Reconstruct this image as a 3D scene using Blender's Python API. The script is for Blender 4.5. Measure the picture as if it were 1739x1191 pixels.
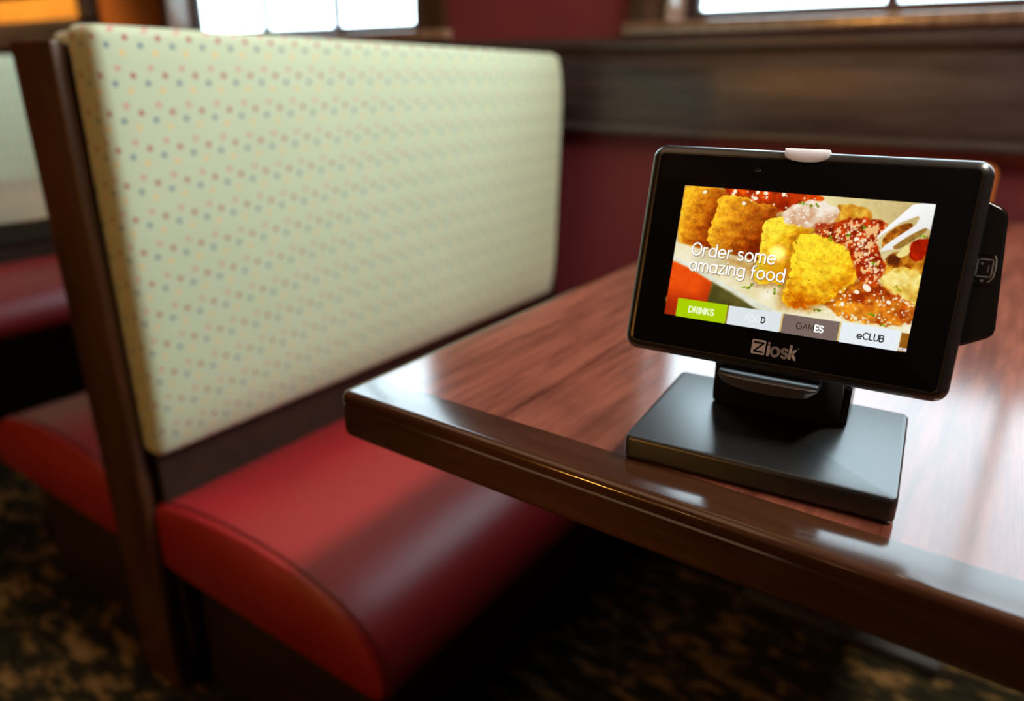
import bpy, bmesh, math, random
import numpy as np
from mathutils import Vector, Matrix

SC = bpy.context.scene
COL = SC.collection
for _o in list(bpy.data.objects):
    bpy.data.objects.remove(_o)

# ------------------------------------------------------------------ camera
YAW, PITCH, ROLL = math.radians(34.88), math.radians(20.803), math.radians(0.265)
CAM_POS = Vector((0.4494, -0.3844, 1.015))
cam = bpy.data.cameras.new('camera')
cam_o = bpy.data.objects.new('camera', cam)
COL.objects.link(cam_o)
f_ = Vector((-math.sin(YAW) * math.cos(PITCH), math.cos(YAW) * math.cos(PITCH), -math.sin(PITCH)))
r_ = Vector((math.cos(YAW), math.sin(YAW), 0))
u_ = r_.cross(f_)
r2 = r_ * math.cos(ROLL) + u_ * math.sin(ROLL)
u2 = -r_ * math.sin(ROLL) + u_ * math.cos(ROLL)
cam_o.matrix_world = Matrix((
    (r2.x, u2.x, -f_.x, CAM_POS.x), (r2.y, u2.y, -f_.y, CAM_POS.y),
    (r2.z, u2.z, -f_.z, CAM_POS.z), (0, 0, 0, 1)))
cam.sensor_fit = 'HORIZONTAL'
cam.sensor_width = 36
cam.lens = 36 * 1245.1 / 1739
cam.clip_start = 0.02
cam.dof.use_dof = True
cam.dof.focus_distance = 0.482
cam.dof.aperture_fstop = 2.8
SC.camera = cam_o

# ------------------------------------------------------------------ view, world, lights
SC.view_settings.view_transform = 'Standard'
SC.view_settings.look = 'None'
SC.view_settings.gamma = 1
SC.view_settings.use_curve_mapping = False
SC.view_settings.exposure = 0.0

w = bpy.data.worlds.new('overcast_sky')
SC.world = w
w.use_nodes = True
wn = w.node_tree
bg = wn.nodes['Background']
bg.inputs['Color'].default_value = (0.72, 0.88, 1.0, 1)
# the overcast is brighter towards the left, where the sun stands behind it
_tc = wn.nodes.new('ShaderNodeTexCoord')
_sp = wn.nodes.new('ShaderNodeSeparateXYZ')
_mr = wn.nodes.new('ShaderNodeMapRange')
_mr.interpolation_type = 'SMOOTHSTEP'
_mr.inputs['From Min'].default_value = 0.05
_mr.inputs['From Max'].default_value = -0.65
_mr.inputs['To Min'].default_value = 6.6
_mr.inputs['To Max'].default_value = 11.0
wn.links.new(_tc.outputs['Generated'], _sp.inputs[0])
wn.links.new(_sp.outputs['X'], _mr.inputs['Value'])
wn.links.new(_mr.outputs[0], bg.inputs['Strength'])


def lamp(name, kind, loc, energy, color, size=0.05, target=None, spot=None):
    L = bpy.data.lights.new(name, kind)
    L.energy = energy
    L.color = color
    if kind == 'AREA':
        L.size = size
    else:
        L.shadow_soft_size = size
    if kind == 'SPOT' and spot:
        L.spot_size, L.spot_blend = math.radians(spot), 0.6
    o = bpy.data.objects.new(name, L)
    o.location = loc
    if target is not None:
        o.rotation_euler = (Vector(target) - Vector(loc)).to_track_quat('-Z', 'Y').to_euler()
    COL.objects.link(o)
    return o


WARM = (1.0, 0.50, 0.16)
# warm ceiling lamps over the aisle behind the camera, a row of lamps over the tables, and one in the alcove
lamp('aisle_lamp', 'POINT', (0.03, -4.70, 2.48), 5, WARM, 0.03)
lamp('aisle_lamp', 'POINT', (-1.00, -4.0, 1.95), 8, WARM, 0.03)
lamp('side_lamp', 'SPOT', (-1.7, -4.0, 1.25), 110, (1.0, 0.42, 0.07), 0.08, (-0.3, 0.0, 0.6), 50)
lamp('side_lamp', 'SPOT', (0.2, -4.0, 1.2), 290, (1.0, 0.50, 0.12), 0.08, (0.19, 0.0, 0.635), 4.6)
row = lamp('table_lamp_row', 'AREA', (1.25, 0.62, 2.5), 60, (1.0, 0.93, 0.80), 0.2)
row.data.shape = 'RECTANGLE'
row.data.size, row.data.size_y = 0.2, 1.1
row.rotation_euler = (0, math.radians(34), 0)
lamp('room_fill_light', 'AREA', (-0.9, -0.6, 2.72), 10, (1.0, 0.62, 0.34), 1.8, (-0.9, -0.6, 0))  # unseen ceiling fill, added to lift the dark tones of the room
lamp('alcove_spot', 'SPOT', (-3.5, 0.45, 2.5), 200, (1.0, 0.66, 0.28), 0.05, (-3.3, 1.32, 1.24), 55)


def portal(name, loc, sx, sz, rot=(-90, 0, 0)):
    L = bpy.data.lights.new(name, 'AREA')
    L.shape = 'RECTANGLE'
    L.size, L.size_y = sx, sz
    L.cycles.is_portal = True
    o = bpy.data.objects.new(name, L)
    o.location = loc
    o.rotation_euler = tuple(math.radians(q) for q in rot)
    COL.objects.link(o)


# ------------------------------------------------------------------ helpers
def props(o, label=None, cat=None, group=None, kind=None):
    if label: o['label'] = label
    if cat: o['category'] = cat
    if group: o['group'] = group
    if kind: o['kind'] = kind
    return o


def empty(name, loc, label, cat, rz=0.0, group=None):
    o = bpy.data.objects.new(name, None)
    o.empty_display_size = 0.1
    o.location = loc
    o.rotation_euler = (0, 0, rz)
    COL.objects.link(o)
    return props(o, label, cat, group)


def obj(name, bm, mat, parent=None, smooth=35, M=None):
    """link a bmesh as ONE mesh object (coordinates in the parent's frame)"""
    if M is not None:
        bm.transform(M)
    bmesh.ops.recalc_face_normals(bm, faces=bm.faces[:])
    me = bpy.data.meshes.new(name)
    bm.to_mesh(me)
    bm.free()
    if smooth:
        me.polygons.foreach_set('use_smooth', [True] * len(me.polygons))
        me.set_sharp_from_angle(angle=math.radians(smooth))
    me.materials.append(mat)
    o = bpy.data.objects.new(name, me)
    COL.objects.link(o)
    if parent is not None:
        o.parent = parent
    return o


def structure(name, bm, mat, parent=None, smooth=35):
    o = obj(name, bm, mat, parent, smooth)
    if parent is None:
        o['kind'] = 'structure'
    return o


def add_box(bm, a, b, bev=0.0, seg=2):
    t = bmesh.new()
    bmesh.ops.create_cube(t, size=1)
    s = [b[i] - a[i] for i in range(3)]
    c = [(a[i] + b[i]) / 2 for i in range(3)]
    bmesh.ops.scale(t, vec=s, verts=t.verts)
    bmesh.ops.translate(t, vec=c, verts=t.verts)
    if bev:
        bmesh.ops.bevel(t, geom=t.edges[:], offset=bev, segments=seg, profile=0.5, affect='EDGES')
    merge(bm, t)
    return bm


def merge(bm, t):
    me = bpy.data.meshes.new('tmp')
    t.to_mesh(me)
    t.free()
    bm.from_mesh(me)
    bpy.data.meshes.remove(me)


def box(a, b, bev=0.0, seg=2):
    return add_box(bmesh.new(), a, b, bev, seg)


def rrect(hx, hy, r, n=6):
    r = max(1e-5, min(r, hx, hy))
    pts = []
    for cx, cy, a0 in ((hx - r, hy - r, 0), (-hx + r, hy - r, 90), (-hx + r, -hy + r, 180), (hx - r, -hy + r, 270)):
        for i in range(n + 1):
            a = math.radians(a0 + 90 * i / n)
            pts.append((cx + r * math.cos(a), cy + r * math.sin(a)))
    return pts


def loft(loops, cap0=True, cap1=True, closed=False):
    """bridge equally long rings of 3-D points"""
    bm = bmesh.new()
    R = [[bm.verts.new(p) for p in lp] for lp in loops]
    n = len(R[0])
    pairs = list(zip(R, R[1:])) + ([(R[-1], R[0])] if closed else [])
    for A, B in pairs:
        for i in range(n):
            j = (i + 1) % n
            bm.faces.new((A[i], A[j], B[j], B[i]))
    if not closed:
        if cap0: bm.faces.new(R[0][::-1])
        if cap1: bm.faces.new(R[-1])
    return bm


def rloft(spec, cx=0, cy=0, n=6, **k):
    """spec: (half x, half y, corner radius, z) rings"""
    return loft([[(cx + x, cy + y, z) for x, y in rrect(hx, hy, r, n)] for hx, hy, r, z in spec], **k)


def prism(profile, a, b, axis):
    """extrude a closed 2-D outline along an axis from a to b"""
    def P(u, v, t):
        return {'x': (t, u, v), 'y': (u, t, v), 'z': (u, v, t)}[axis]
    return loft([[P(u, v, a) for u, v in profile], [P(u, v, b) for u, v in profile]])


def pillow(h, r, n=(6, 24, 16), bulge=None):
    """rounded box of half sizes h with edge radius r; bulge(p, unit) -> offset"""
    bm = bmesh.new()
    def ticks(hh, rr, m):
        edge = [-hh + rr * (1 - math.cos(math.pi / 2 * i / 5)) for i in range(5)]
        mid = list(np.linspace(-hh + rr, hh - rr, m))
        return edge + mid + [-e for e in edge[::-1]]
    T = [ticks(h[i], min(r, h[i] * 0.98), n[i]) for i in range(3)]
    cache = {}
    def V(i, j, k):
        key = (i, j, k)
        if key not in cache:
            p = np.array([T[0][i], T[1][j], T[2][k]])
            lim = np.array(h) - r
            lim = np.maximum(lim, 1e-4)
            q = np.clip(p, -lim, lim)
            d = p - q
            L = np.linalg.norm(d)
            # map the cube corner on to the rounded corner
            m = np.max(np.abs(d))
            pp = q + (d / L * m if L > 1e-9 else 0)
            if bulge is not None:
                pp = pp + np.array(bulge(pp))
            cache[key] = bm.verts.new(pp)
        return cache[key]
    N = [len(t) - 1 for t in T]
    for ax in range(3):
        o1, o2 = [a for a in range(3) if a != ax]
        for side in (0, N[ax]):
            for i in range(N[o1]):
                for j in range(N[o2]):
                    idx = []
                    for di, dj in ((0, 0), (1, 0), (1, 1), (0, 1)):
                        q = [0, 0, 0]
                        q[ax], q[o1], q[o2] = side, i + di, j + dj
                        idx.append(V(*q))
                    try:
                        bm.faces.new(idx)
                    except ValueError:
                        pass
    return bm


def tube(path, rad, n=10, closed=False):
    loops = []
    P = [Vector(p) for p in path]
    for i, p in enumerate(P):
        a = P[i - 1] if (i > 0 or closed) else p
        b = P[(i + 1) % len(P)] if (i < len(P) - 1 or closed) else p
        t = (b - a).normalized()
        up = Vector((0, 0, 1)) if abs(t.z) < 0.95 else Vector((1, 0, 0))
        s = t.cross(up).normalized()
        v = s.cross(t)
        loops.append([p + s * rad * math.cos(2 * math.pi * k / n) + v * rad * math.sin(2 * math.pi * k / n) for k in range(n)])
    return loft(loops, closed=closed)


# ------------------------------------------------------------------ materials
class NT:
    def __init__(self, name):
        self.m = bpy.data.materials.new(name)
        self.m.use_nodes = True
        self.t = self.m.node_tree
        self.b = self.t.nodes['Principled BSDF']
        self.out = self.t.nodes['Material Output']

    def n(self, typ, **kw):
        nd = self.t.nodes.new(typ)
        for k, v in kw.items():
            setattr(nd, k, v)
        return nd

    def link(self, a, b):
        self.t.links.new(a, b)

    def val(self, sock, v):
        if hasattr(v, 'is_output'):
            self.link(v, sock)
        else:
            sock.default_value = v

    def math(self, op, a, b=None, c=None, clamp=False):
        nd = self.n('ShaderNodeMath', operation=op, use_clamp=clamp)
        for i, v in enumerate((a, b, c)):
            if v is not None:
                self.val(nd.inputs[i], v)
        return nd.outputs[0]

    def coord(self, scale=(1, 1, 1), rot=(0, 0, 0)):
        tc = self.n('ShaderNodeTexCoord')
        mp = self.n('ShaderNodeMapping')
        mp.inputs['Scale'].default_value = scale
        mp.inputs['Rotation'].default_value = rot
        self.link(tc.outputs['Object'], mp.inputs['Vector'])
        return mp.outputs[0]

    def noise(self, vec, scale, detail=4, rough=0.5, dist=0.0):
        nd = self.n('ShaderNodeTexNoise')
        self.link(vec, nd.inputs['Vector'])
        nd.inputs['Scale'].default_value = scale
        nd.inputs['Detail'].default_value = detail
        nd.inputs['Roughness'].default_value = rough
        nd.inputs['Distortion'].default_value = dist
        return nd.outputs['Fac']

    def ramp(self, fac, stops):
        nd = self.n('ShaderNodeValToRGB')
        e = nd.color_ramp.elements
        while len(e) < len(stops):
            e.new(0.5)
        for el, (p, c) in zip(e, stops):
            el.position = p
            el.color = (*c, 1)
        self.link(fac, nd.inputs[0])
        return nd.outputs[0]

    def mix(self, fac, a, b):
        nd = self.n('ShaderNodeMix', data_type='RGBA')
        self.val(nd.inputs[0], fac)
        self.val(nd.inputs[6], a if hasattr(a, 'is_output') else (*a, 1))
        self.val(nd.inputs[7], b if hasattr(b, 'is_output') else (*b, 1))
        return nd.outputs[2]

    def bump(self, h, strength=0.1, dist=0.001):
        nd = self.n('ShaderNodeBump')
        nd.inputs['Strength'].default_value = strength
        nd.inputs['Distance'].default_value = dist
        self.link(h, nd.inputs['Height'])
        self.link(nd.outputs[0], self.b.inputs['Normal'])

    def set(self, color=None, rough=None, spec=None, metal=None, coat=None, coat_rough=None):
        B = self.b.inputs
        if color is not None:
            self.val(B['Base Color'], color if hasattr(color, 'is_output') else (*color, 1))
        if rough is not None: self.val(B['Roughness'], rough)
        if spec is not None: self.val(B['Specular IOR Level'], spec)
        if metal is not None: self.val(B['Metallic'], metal)
        if coat is not None: self.val(B['Coat Weight'], coat)
        if coat_rough is not None: self.val(B['Coat Roughness'], coat_rough)
        return self.m


def lin(c):
    return tuple(((v / 255) / 12.92 if v / 255 <= 0.04045 else ((v / 255 + 0.055) / 1.055) ** 2.4) for v in c)


def plain(name, color, rough=0.5, spec=0.5, metal=0.0, noise_amt=0.12, nscale=40, bump=0.0):
    """one colour with slight procedural mottling"""
    k = NT(name)
    v = k.noise(k.coord(), nscale, 3)
    lo = tuple(max(0, c * (1 - noise_amt)) for c in color)
    hi = tuple(min(1, c * (1 + noise_amt)) for c in color)
    k.set(k.ramp(v, [(0.3, lo), (0.7, hi)]), rough, spec, metal)
    if bump:
        k.bump(v, bump, 0.0005)
    return k.m


def wood(name, lo, hi, axis='y', rough=0.35, spec=0.5, scale=1.0, figure=0.5, coat=0.0, coat_rough=0.1):
    """lengthwise grain along an axis"""
    k = NT(name)
    sc = {'x': (1.2, 14, 14), 'y': (14, 1.2, 14), 'z': (14, 14, 1.2)}[axis]
    v = k.coord(tuple(s * scale for s in sc))
    a = k.noise(v, 2.0, 6, 0.6, 0.8)
    fine = k.noise(v, 12, 3, 0.6, 0.2)
    f = k.math('ADD', k.math('MULTIPLY', a, 1 - 0.35), k.math('MULTIPLY', fine, 0.35))
    mid = tuple((p + q) / 2 for p, q in zip(lo, hi))
    c = k.ramp(f, [(0.5 - 0.28 * figure, lo), (0.5, mid), (0.5 + 0.28 * figure, hi)])
    k.set(c, rough, spec, coat=coat, coat_rough=coat_rough)
    return k.m


def dotted_fabric():
    """sage woven upholstery with slanting rows of rose, red, blue and yellow dots"""
    k = NT('dotted_sage_fabric')
    geo = k.n('ShaderNodeNewGeometry')
    tc = k.n('ShaderNodeTexCoord')
    sp = k.n('ShaderNodeSeparateXYZ')
    k.link(tc.outputs['Object'], sp.inputs[0])
    x, y, z = sp.outputs
    u = k.math('ADD', k.math('ADD', y, x), k.math('MULTIPLY', z, 0.09))
    vtex = k.coord((1, 1, 1))
    weave = k.noise(vtex, 900, 2)
    blot = k.noise(vtex, 6, 2)
    base = k.mix(blot, lin((188, 202, 174)), lin((200, 212, 186)))
    base = k.mix(k.math('MULTIPLY', weave, 0.25), base, lin((170, 175, 140)))
    col = base
    PU, PV, R = 0.0442, 0.0452, 0.0038
    for (ou, ov, c, amt) in ((0.0, 0.0, lin((206, 120, 122)), 0.72), (0.0183, -0.0089, lin((165, 62, 72)), 0.88),
                             (0.0367, -0.0183, lin((92, 118, 140)), 0.85), (0.0106, -0.0272, lin((232, 186, 112)), 0.75)):
        def cell(s, o, P):
            q = k.math('DIVIDE', k.math('SUBTRACT', s, o), P)
            return k.math('MULTIPLY', k.math('SUBTRACT', k.math('FRACT', k.math('ADD', q, 0.5)), 0.5), P)
        du, dv = cell(u, ou + 0.0153, PU), cell(z, ov + 0.0263, PV)
        d = k.math('SQRT', k.math('ADD', k.math('MULTIPLY', du, du), k.math('MULTIPLY', dv, dv)))
        mk = k.math('MULTIPLY', k.math('SMOOTH_MIN', 1.0, k.math('MAXIMUM', k.math('DIVIDE', k.math('SUBTRACT', R * 1.15, d), R * 0.3), 0.0), 0.05), amt, clamp=True)
        col = k.mix(mk, col, c)
    k.set(col, 0.85, 0.2)
    k.b.inputs['Sheen Weight'].default_value = 0.15
    k.bump(weave, 0.15, 0.0004)
    return k.m


def carpet_mat():
    k = NT('flecked_carpet')
    v = k.coord((1, 1, 1), (0, 0, math.radians(35)))
    v2 = k.coord((14, 34, 1), (0, 0, math.radians(20)))
    a = k.noise(v2, 1.0, 4, 0.65, 0.4)
    b = k.noise(v, 5.5, 3, 0.5)
    pile = k.noise(v, 420, 2)
    f = k.math('ADD', k.math('MULTIPLY', a, 0.7), k.math('MULTIPLY', b, 0.3))
    c = k.ramp(f, [(0.42, lin((26, 24, 15))), (0.52, lin((50, 44, 24))), (0.56, lin((118, 88, 50))), (0.66, lin((144, 112, 68)))])
    c = k.mix(k.math('MULTIPLY', pile, 0.6), c, lin((20, 17, 10)))
    k.set(c, 0.95, 0.1)
    k.bump(pile, 0.5, 0.003)
    return k.m


def glass_mat():
    k = NT('window_glass')
    tr = k.n('ShaderNodeBsdfTransparent')
    gl = k.n('ShaderNodeBsdfGlossy')
    gl.inputs['Roughness'].default_value = 0.02
    fr = k.n('ShaderNodeFresnel')
    geo = k.n('ShaderNodeNewGeometry')
    # a thin pane reflects alike on both faces
    k.link(k.math('MULTIPLY_ADD', geo.outputs['Backfacing'], 1 / 1.45 - 1.45, 1.45), fr.inputs['IOR'])
    wav = k.noise(k.coord(), 2, 1)
    tint = k.ramp(wav, [(0.3, (0.95, 0.98, 0.97)), (0.7, (0.97, 0.99, 0.98))])
    k.link(tint, tr.inputs[0])
    mx = k.n('ShaderNodeMixShader')
    k.link(fr.outputs[0], mx.inputs[0])
    k.link(tr.outputs[0], mx.inputs[1])
    k.link(gl.outputs[0], mx.inputs[2])
    k.link(mx.outputs[0], k.out.inputs['Surface'])
    return k.m


def lit_mat(name, color, strength=1.0):
    """light given off by the screen's own pixels, under its glossy cover"""
    k = NT(name)
    k.set((0, 0, 0), 0.06, 0.35)
    k.val(k.b.inputs['Emission Color'], (*color, 1))
    k.b.inputs['Emission Strength'].default_value = strength
    return k.m


M_RED = plain('deep_red_paint', lin((116, 47, 55)), 0.6, 0.3, noise_amt=0.06, nscale=5)
M_AMBER = plain('amber_paint', lin((170, 96, 36)), 0.6, 0.3, noise_amt=0.08, nscale=5)
M_AMBERPANEL = plain('bright_amber_panel', lin((238, 172, 80)), 0.6, 0.3, noise_amt=0.08, nscale=5)
M_CEIL = plain('ceiling_paint', lin((150, 135, 115)), 0.8, 0.2)
M_DARKROOM = plain('brown_paint', lin((92, 62, 44)), 0.7, 0.2)
M_WOOD = wood('dark_walnut_trim', lin((46, 39, 39)), lin((82, 70, 70)), 'x', 0.34, 0.5)
M_WOODZ = wood('dark_walnut_upright', lin((44, 24, 14)), lin((84, 50, 30)), 'z', 0.38, 0.5)
M_BASE = wood('black_brown_plinth', lin((26, 16, 9)), lin((46, 28, 16)), 'x', 0.5, 0.4)
M_VENEER = wood('reddish_walnut_veneer', lin((64, 29, 22)), lin((146, 86, 68)), 'y', 0.14, 0.6, 0.75, 0.62)
M_EDGE = wood('dark_walnut_edge', lin((42, 23, 15)), lin((76, 46, 30)), 'x', 0.14, 0.6, 1.0, 0.8)
M_VINYL = plain('red_vinyl', lin((150, 30, 36)), 0.42, 0.6, noise_amt=0.05, nscale=12, bump=0.03)
M_PIPING = plain('dark_red_piping', lin((110, 20, 26)), 0.4, 0.5)
M_FABRIC = dotted_fabric()
M_CARPET = carpet_mat()
for _m in (M_VENEER, M_EDGE):
    _m.node_tree.nodes['Principled BSDF'].inputs['IOR'].default_value = 1.58
M_GLASS = glass_mat()
M_BLACK = plain('satin_black_plastic', (0.012, 0.012, 0.014), 0.28, 0.5, noise_amt=0.3, nscale=700, bump=0.05)
M_BEZEL = plain('textured_black_rim', (0.016, 0.014, 0.013), 0.27, 0.5, noise_amt=0.5, nscale=1500, bump=0.06)
M_BEZEL.node_tree.nodes['Principled BSDF'].inputs['IOR'].default_value = 1.75
M_PANELGLASS = plain('black_cover_glass', (0.006, 0.006, 0.007), 0.015, 0.4, noise_amt=0.1)
M_DARKGREY = plain('black_satin_metal', (0.010, 0.011, 0.013), 0.34, 0.6, noise_amt=0.2, nscale=300, bump=0.03)
M_DARKGREY.node_tree.nodes['Principled BSDF'].inputs['IOR'].default_value = 1.7
M_WHITE = plain('frosted_white_plastic', lin((236, 232, 236)), 0.35, 0.5, noise_amt=0.03)
M_WHITE.node_tree.nodes['Principled BSDF'].inputs['Subsurface Weight'].default_value = 1.0
M_WHITE.node_tree.nodes['Principled BSDF'].inputs['Subsurface Radius'].default_value = (1, 1, 1)
M_WHITE.node_tree.nodes['Principled BSDF'].inputs['Subsurface Scale'].default_value = 0.008
M_LOGO = plain('silver_print', lin((196, 186, 192)), 0.4, 0.4, noise_amt=0.04)
M_ICON_GLINT = plain('grey_print_and_glint', lin((150, 150, 155)), 0.4, 0.4, noise_amt=0.04)  # printed symbol, and the painted highlight along the slot edge
M_METAL = plain('dark_iron', (0.02, 0.019, 0.018), 0.5, 0.4)
M_CADDY = wood('honey_wood', lin((170, 96, 36)), lin((214, 140, 64)), 'z', 0.45, 0.4)
M_PLASTER = plain('brick_front', lin((150, 120, 100)), 0.9, 0.1, noise_amt=0.2, nscale=3)
M_ASPHALT = plain('pale_paving', lin((150, 150, 150)), 0.9, 0.1, noise_amt=0.1, nscale=2)

# ------------------------------------------------------------------ the room
YW = 1.32                       # window wall
X0, X1, Y0, ZC = -5.9, 3.2, -7.5, 2.75
structure('floor', box((X0 - .1, Y0 - .1, -0.1), (X1 + .1, YW + .3, 0)), M_CARPET)
structure('ceiling', box((X0 - .1, Y0 - .1, ZC), (X1 + .1, YW + .3, ZC + .1)), M_CEIL)
structure('wall_left', box((X0 - .1, Y0, 0), (X0, YW, ZC)), M_AMBER)
structure('wall_right', box((X1, Y0, 0), (X1 + .1, YW, ZC)), M_RED)
structure('wall_front', box((X0 - .1, Y0 - .1, 0), (X1 + .1, Y0, ZC)), M_DARKROOM)

WIN = [(-0.311, 1.23), (-2.272, -1.055)]      # clear openings in x
ZB, ZT = 1.126, 2.38                        # sill and head of the openings
TH = 0.12


def wall_piece(bm, x0, x1, z0, z1):
    add_box(bm, (x0, YW, z0), (x1, YW + TH, z1))


# deep red part with two openings, amber part farther left
bm = bmesh.new()
wall_piece(bm, -2.316, X1, 0, ZB)
wall_piece(bm, -2.316, X1, ZT, ZC)
wall_piece(bm, WIN[0][1], X1, ZB, ZT)
wall_piece(bm, WIN[1][1], WIN[0][0], ZB, ZT)
wall_piece(bm, -2.316, WIN[1][0], ZB, ZT)
structure('wall_back', bm, M_RED, smooth=0)
structure('wall_back_left', box((X0, YW, 0), (-2.316, YW + TH, ZC)), M_AMBER, smooth=0)

M_JAMB = wood('varnished_walnut_jamb', lin((98, 76, 62)), lin((150, 122, 104)), 'z', 0.22, 0.9)
M_JAMB.node_tree.nodes['Principled BSDF'].inputs['IOR'].default_value = 1.8
for (a, b), nm, mulls, cl, cr in ((WIN[0], 'window_1', (0.139, 0.50, 0.86), 0.089, 0.089), (WIN[1], 'window_2', (-1.494, -1.850), 0.030, 0.10)):
    ox = (a + b) / 2
    Hh = ZT - ZB
    root = bpy.data.objects.new(nm, None)
    root.location = (ox, YW, ZB)
    COL.objects.link(root)
    root['kind'] = 'structure'
    # casing on the room face
    bm = bmesh.new()
    for x0, x1 in ((a - cl, a), (b, b + cr)):
        add_box(bm, (x0 - ox, -0.022, -0.03), (x1 - ox, 0.0, Hh + .09), 0.004)
    add_box(bm, (a - ox, -0.022, Hh), (b - ox, 0.0, Hh + .09), 0.004)
    obj('casing', bm, M_WOODZ, root)
    # boards lining the deep opening
    bm = bmesh.new()
    for x0, x1 in ((a, a + .012), (b - .012, b)):
        add_box(bm, (x0 - ox, -0.018, -0.002), (x1 - ox, 0.115, Hh), 0.002)
    add_box(bm, (a - ox, -0.018, Hh - .012), (b - ox, 0.115, Hh), 0.002)
    obj('jamb', bm, M_JAMB, root)
    # sash, set back in the opening
    bm = bmesh.new()
    ya, yb = 0.078, 0.105
    for x0, x1 in ((a + .012, a + .042), (b - .042, b - .012)):
        add_box(bm, (x0 - ox, ya, 0), (x1 - ox, yb, Hh - .012), 0.003)
    add_box(bm, (a + .042 - ox, ya, 0.0), (b - .042 - ox, yb, 0.024), 0.003)
    add_box(bm, (a + .042 - ox, ya, Hh - .045), (b - .042 - ox, yb, Hh - .012), 0.003)
    obj('sash', bm, M_WOOD, root)
    for mx in mulls:
        obj('mullion', box((mx - .011 - ox, ya + .002, 0.024), (mx + .011 - ox, yb - .002, Hh - .045), 0.003), M_WOODZ, root)
    obj('transom_bar', box((a + .042 - ox, ya + .004, 0.66), (b - .042 - ox, yb - .004, 0.68), 0.003), M_WOOD, root)
    obj('pane', box((a + .042 - ox, 0.090, 0.024), (b - .042 - ox, 0.094, Hh - .045)), M_GLASS, root, smooth=0)
    obj('sill', box((a - cl - .01 - ox, -0.034, -0.028), (b + cr + .01 - ox, 0.115, -0.002), 0.004), M_JAMB, root)
    portal('sky_portal', (ox, YW + TH + .02, (ZB + ZT) / 2), b - a, ZT - ZB)

# wide dark board between the sills and the tables, with a small cap and a bead
bm = bmesh.new()
add_box(bm, (-2.316, YW - .020, 0.882), (X1, YW, 1.082), 0.003)
add_box(bm, (-2.316, YW - .030, 1.065), (X1, YW, 1.092), 0.005)
add_box(bm, (-2.316, YW - .026, 0.874), (X1, YW, 0.894), 0.005)
structure('trim_1', bm, M_WOOD)
structure('baseboard_back', box((-2.316, YW - .018, 0.0), (X1, YW, 0.14), 0.004), M_BASE)

# the alcove at the far left: dark posts and rails round a lit amber panel
fr = empty('framed_wall_panel', (-3.605, YW, 1.187), 'amber panel in a dark wood frame glowing on the wall behind the left booth', 'panel')
bm = bmesh.new()
add_box(bm, (0.722, -0.033, 0.0), (0.817, -0.001, 1.0), 0.004)
add_box(bm, (-1.3, -0.033, -0.083), (0.817, -0.001, 0.029), 0.004)
add_box(bm, (-1.3, -0.028, 0.139), (0.722, -0.001, 0.167), 0.003)
add_box(bm, (-1.3, -0.033, 0.95), (0.817, -0.001, 1.04), 0.004)
obj('frame', bm, M_WOOD, fr)
obj('panel', box((-1.3, -0.013, 0.029), (0.722, -0.001, 0.95)), M_AMBERPANEL, fr)

# ------------------------------------------------------------------ outside
structure('ground_outside', box((-14, YW + TH + .4, -0.7), (14, 22, -0.6)), M_ASPHALT)


# ------------------------------------------------------------------ booths
SEAT_PROFILE = [(-0.5511, 0.2595), (-0.5555, 0.2873), (-0.5555, 0.3484), (-0.5488, 0.3695), (-0.5111, 0.3828), (-0.4444, 0.394), (-0.3777, 0.3995), (-0.3, 0.4006), (-0.2333, 0.3962), (-0.1778, 0.3873), (-0.1333, 0.374), (-0.1, 0.3562), (-0.0755, 0.334), (-0.06, 0.3095), (-0.0533, 0.2817), (-0.0578, 0.2629), (-0.0711, 0.254), (-0.1666, 0.254), (-0.2777, 0.254), (-0.3888, 0.254), (-0.4888, 0.254)]


def seat_bm(y0, y1, sgn=1, cx=0.0):
    cxm = sum(p[0] for p in SEAT_PROFILE) / len(SEAT_PROFILE)
    czm = sum(p[1] for p in SEAT_PROFILE) / len(SEAT_PROFILE)
    loops = []
    ys = [(y0, 0.935), (y0 + .002, 0.965), (y0 + .006, 0.987), (y0 + .013, 1.0)]
    ys += [(y, 1.0) for y in np.linspace(y0 + .06, y1 - .06, 6)]
    ys += [(y1 - .013, 1.0), (y1 - .006, 0.985), (y1, 0.94)]
    for y, s in ys:
        loops.append([(cx + sgn * (cxm + (px - cxm) * (1 - (1 - s) * .45)), y, czm + (pz - czm) * s) for px, pz in SEAT_PROFILE])
    return loft(loops)


def piping_bm(y, sgn=1, cx=0.0):
    pts = [(cx + sgn * px, y, pz) for px, pz in SEAT_PROFILE[2:16]]
    return tube(pts, 0.0030, 8)


def back_bm(ylen, zlen, th):
    def bulge(p):
        fx = max(0.0, 1 - (p[1] / (ylen / 2)) ** 4) * max(0.0, 1 - (p[2] / (zlen / 2)) ** 4)
        side = 1 if p[0] > 0 else 0
        # far upper corner drawn in a little, as the cover is pulled round it
        fc = -0.035 * max(0.0, p[2] / (zlen / 2)) ** 7 * max(0.0, p[1] / (ylen / 2)) ** 6
        low = max(0.0, -p[2] / (zlen / 2)) ** 8
        return ((0.012 * fx - 0.016 * low) * side, fc, -0.013 * (p[1] / ylen + .5) * max(0.0, p[2] / (zlen / 2)))
    return pillow((th / 2, ylen / 2, zlen / 2), 0.0145, (4, 40, 22), bulge)


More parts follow.
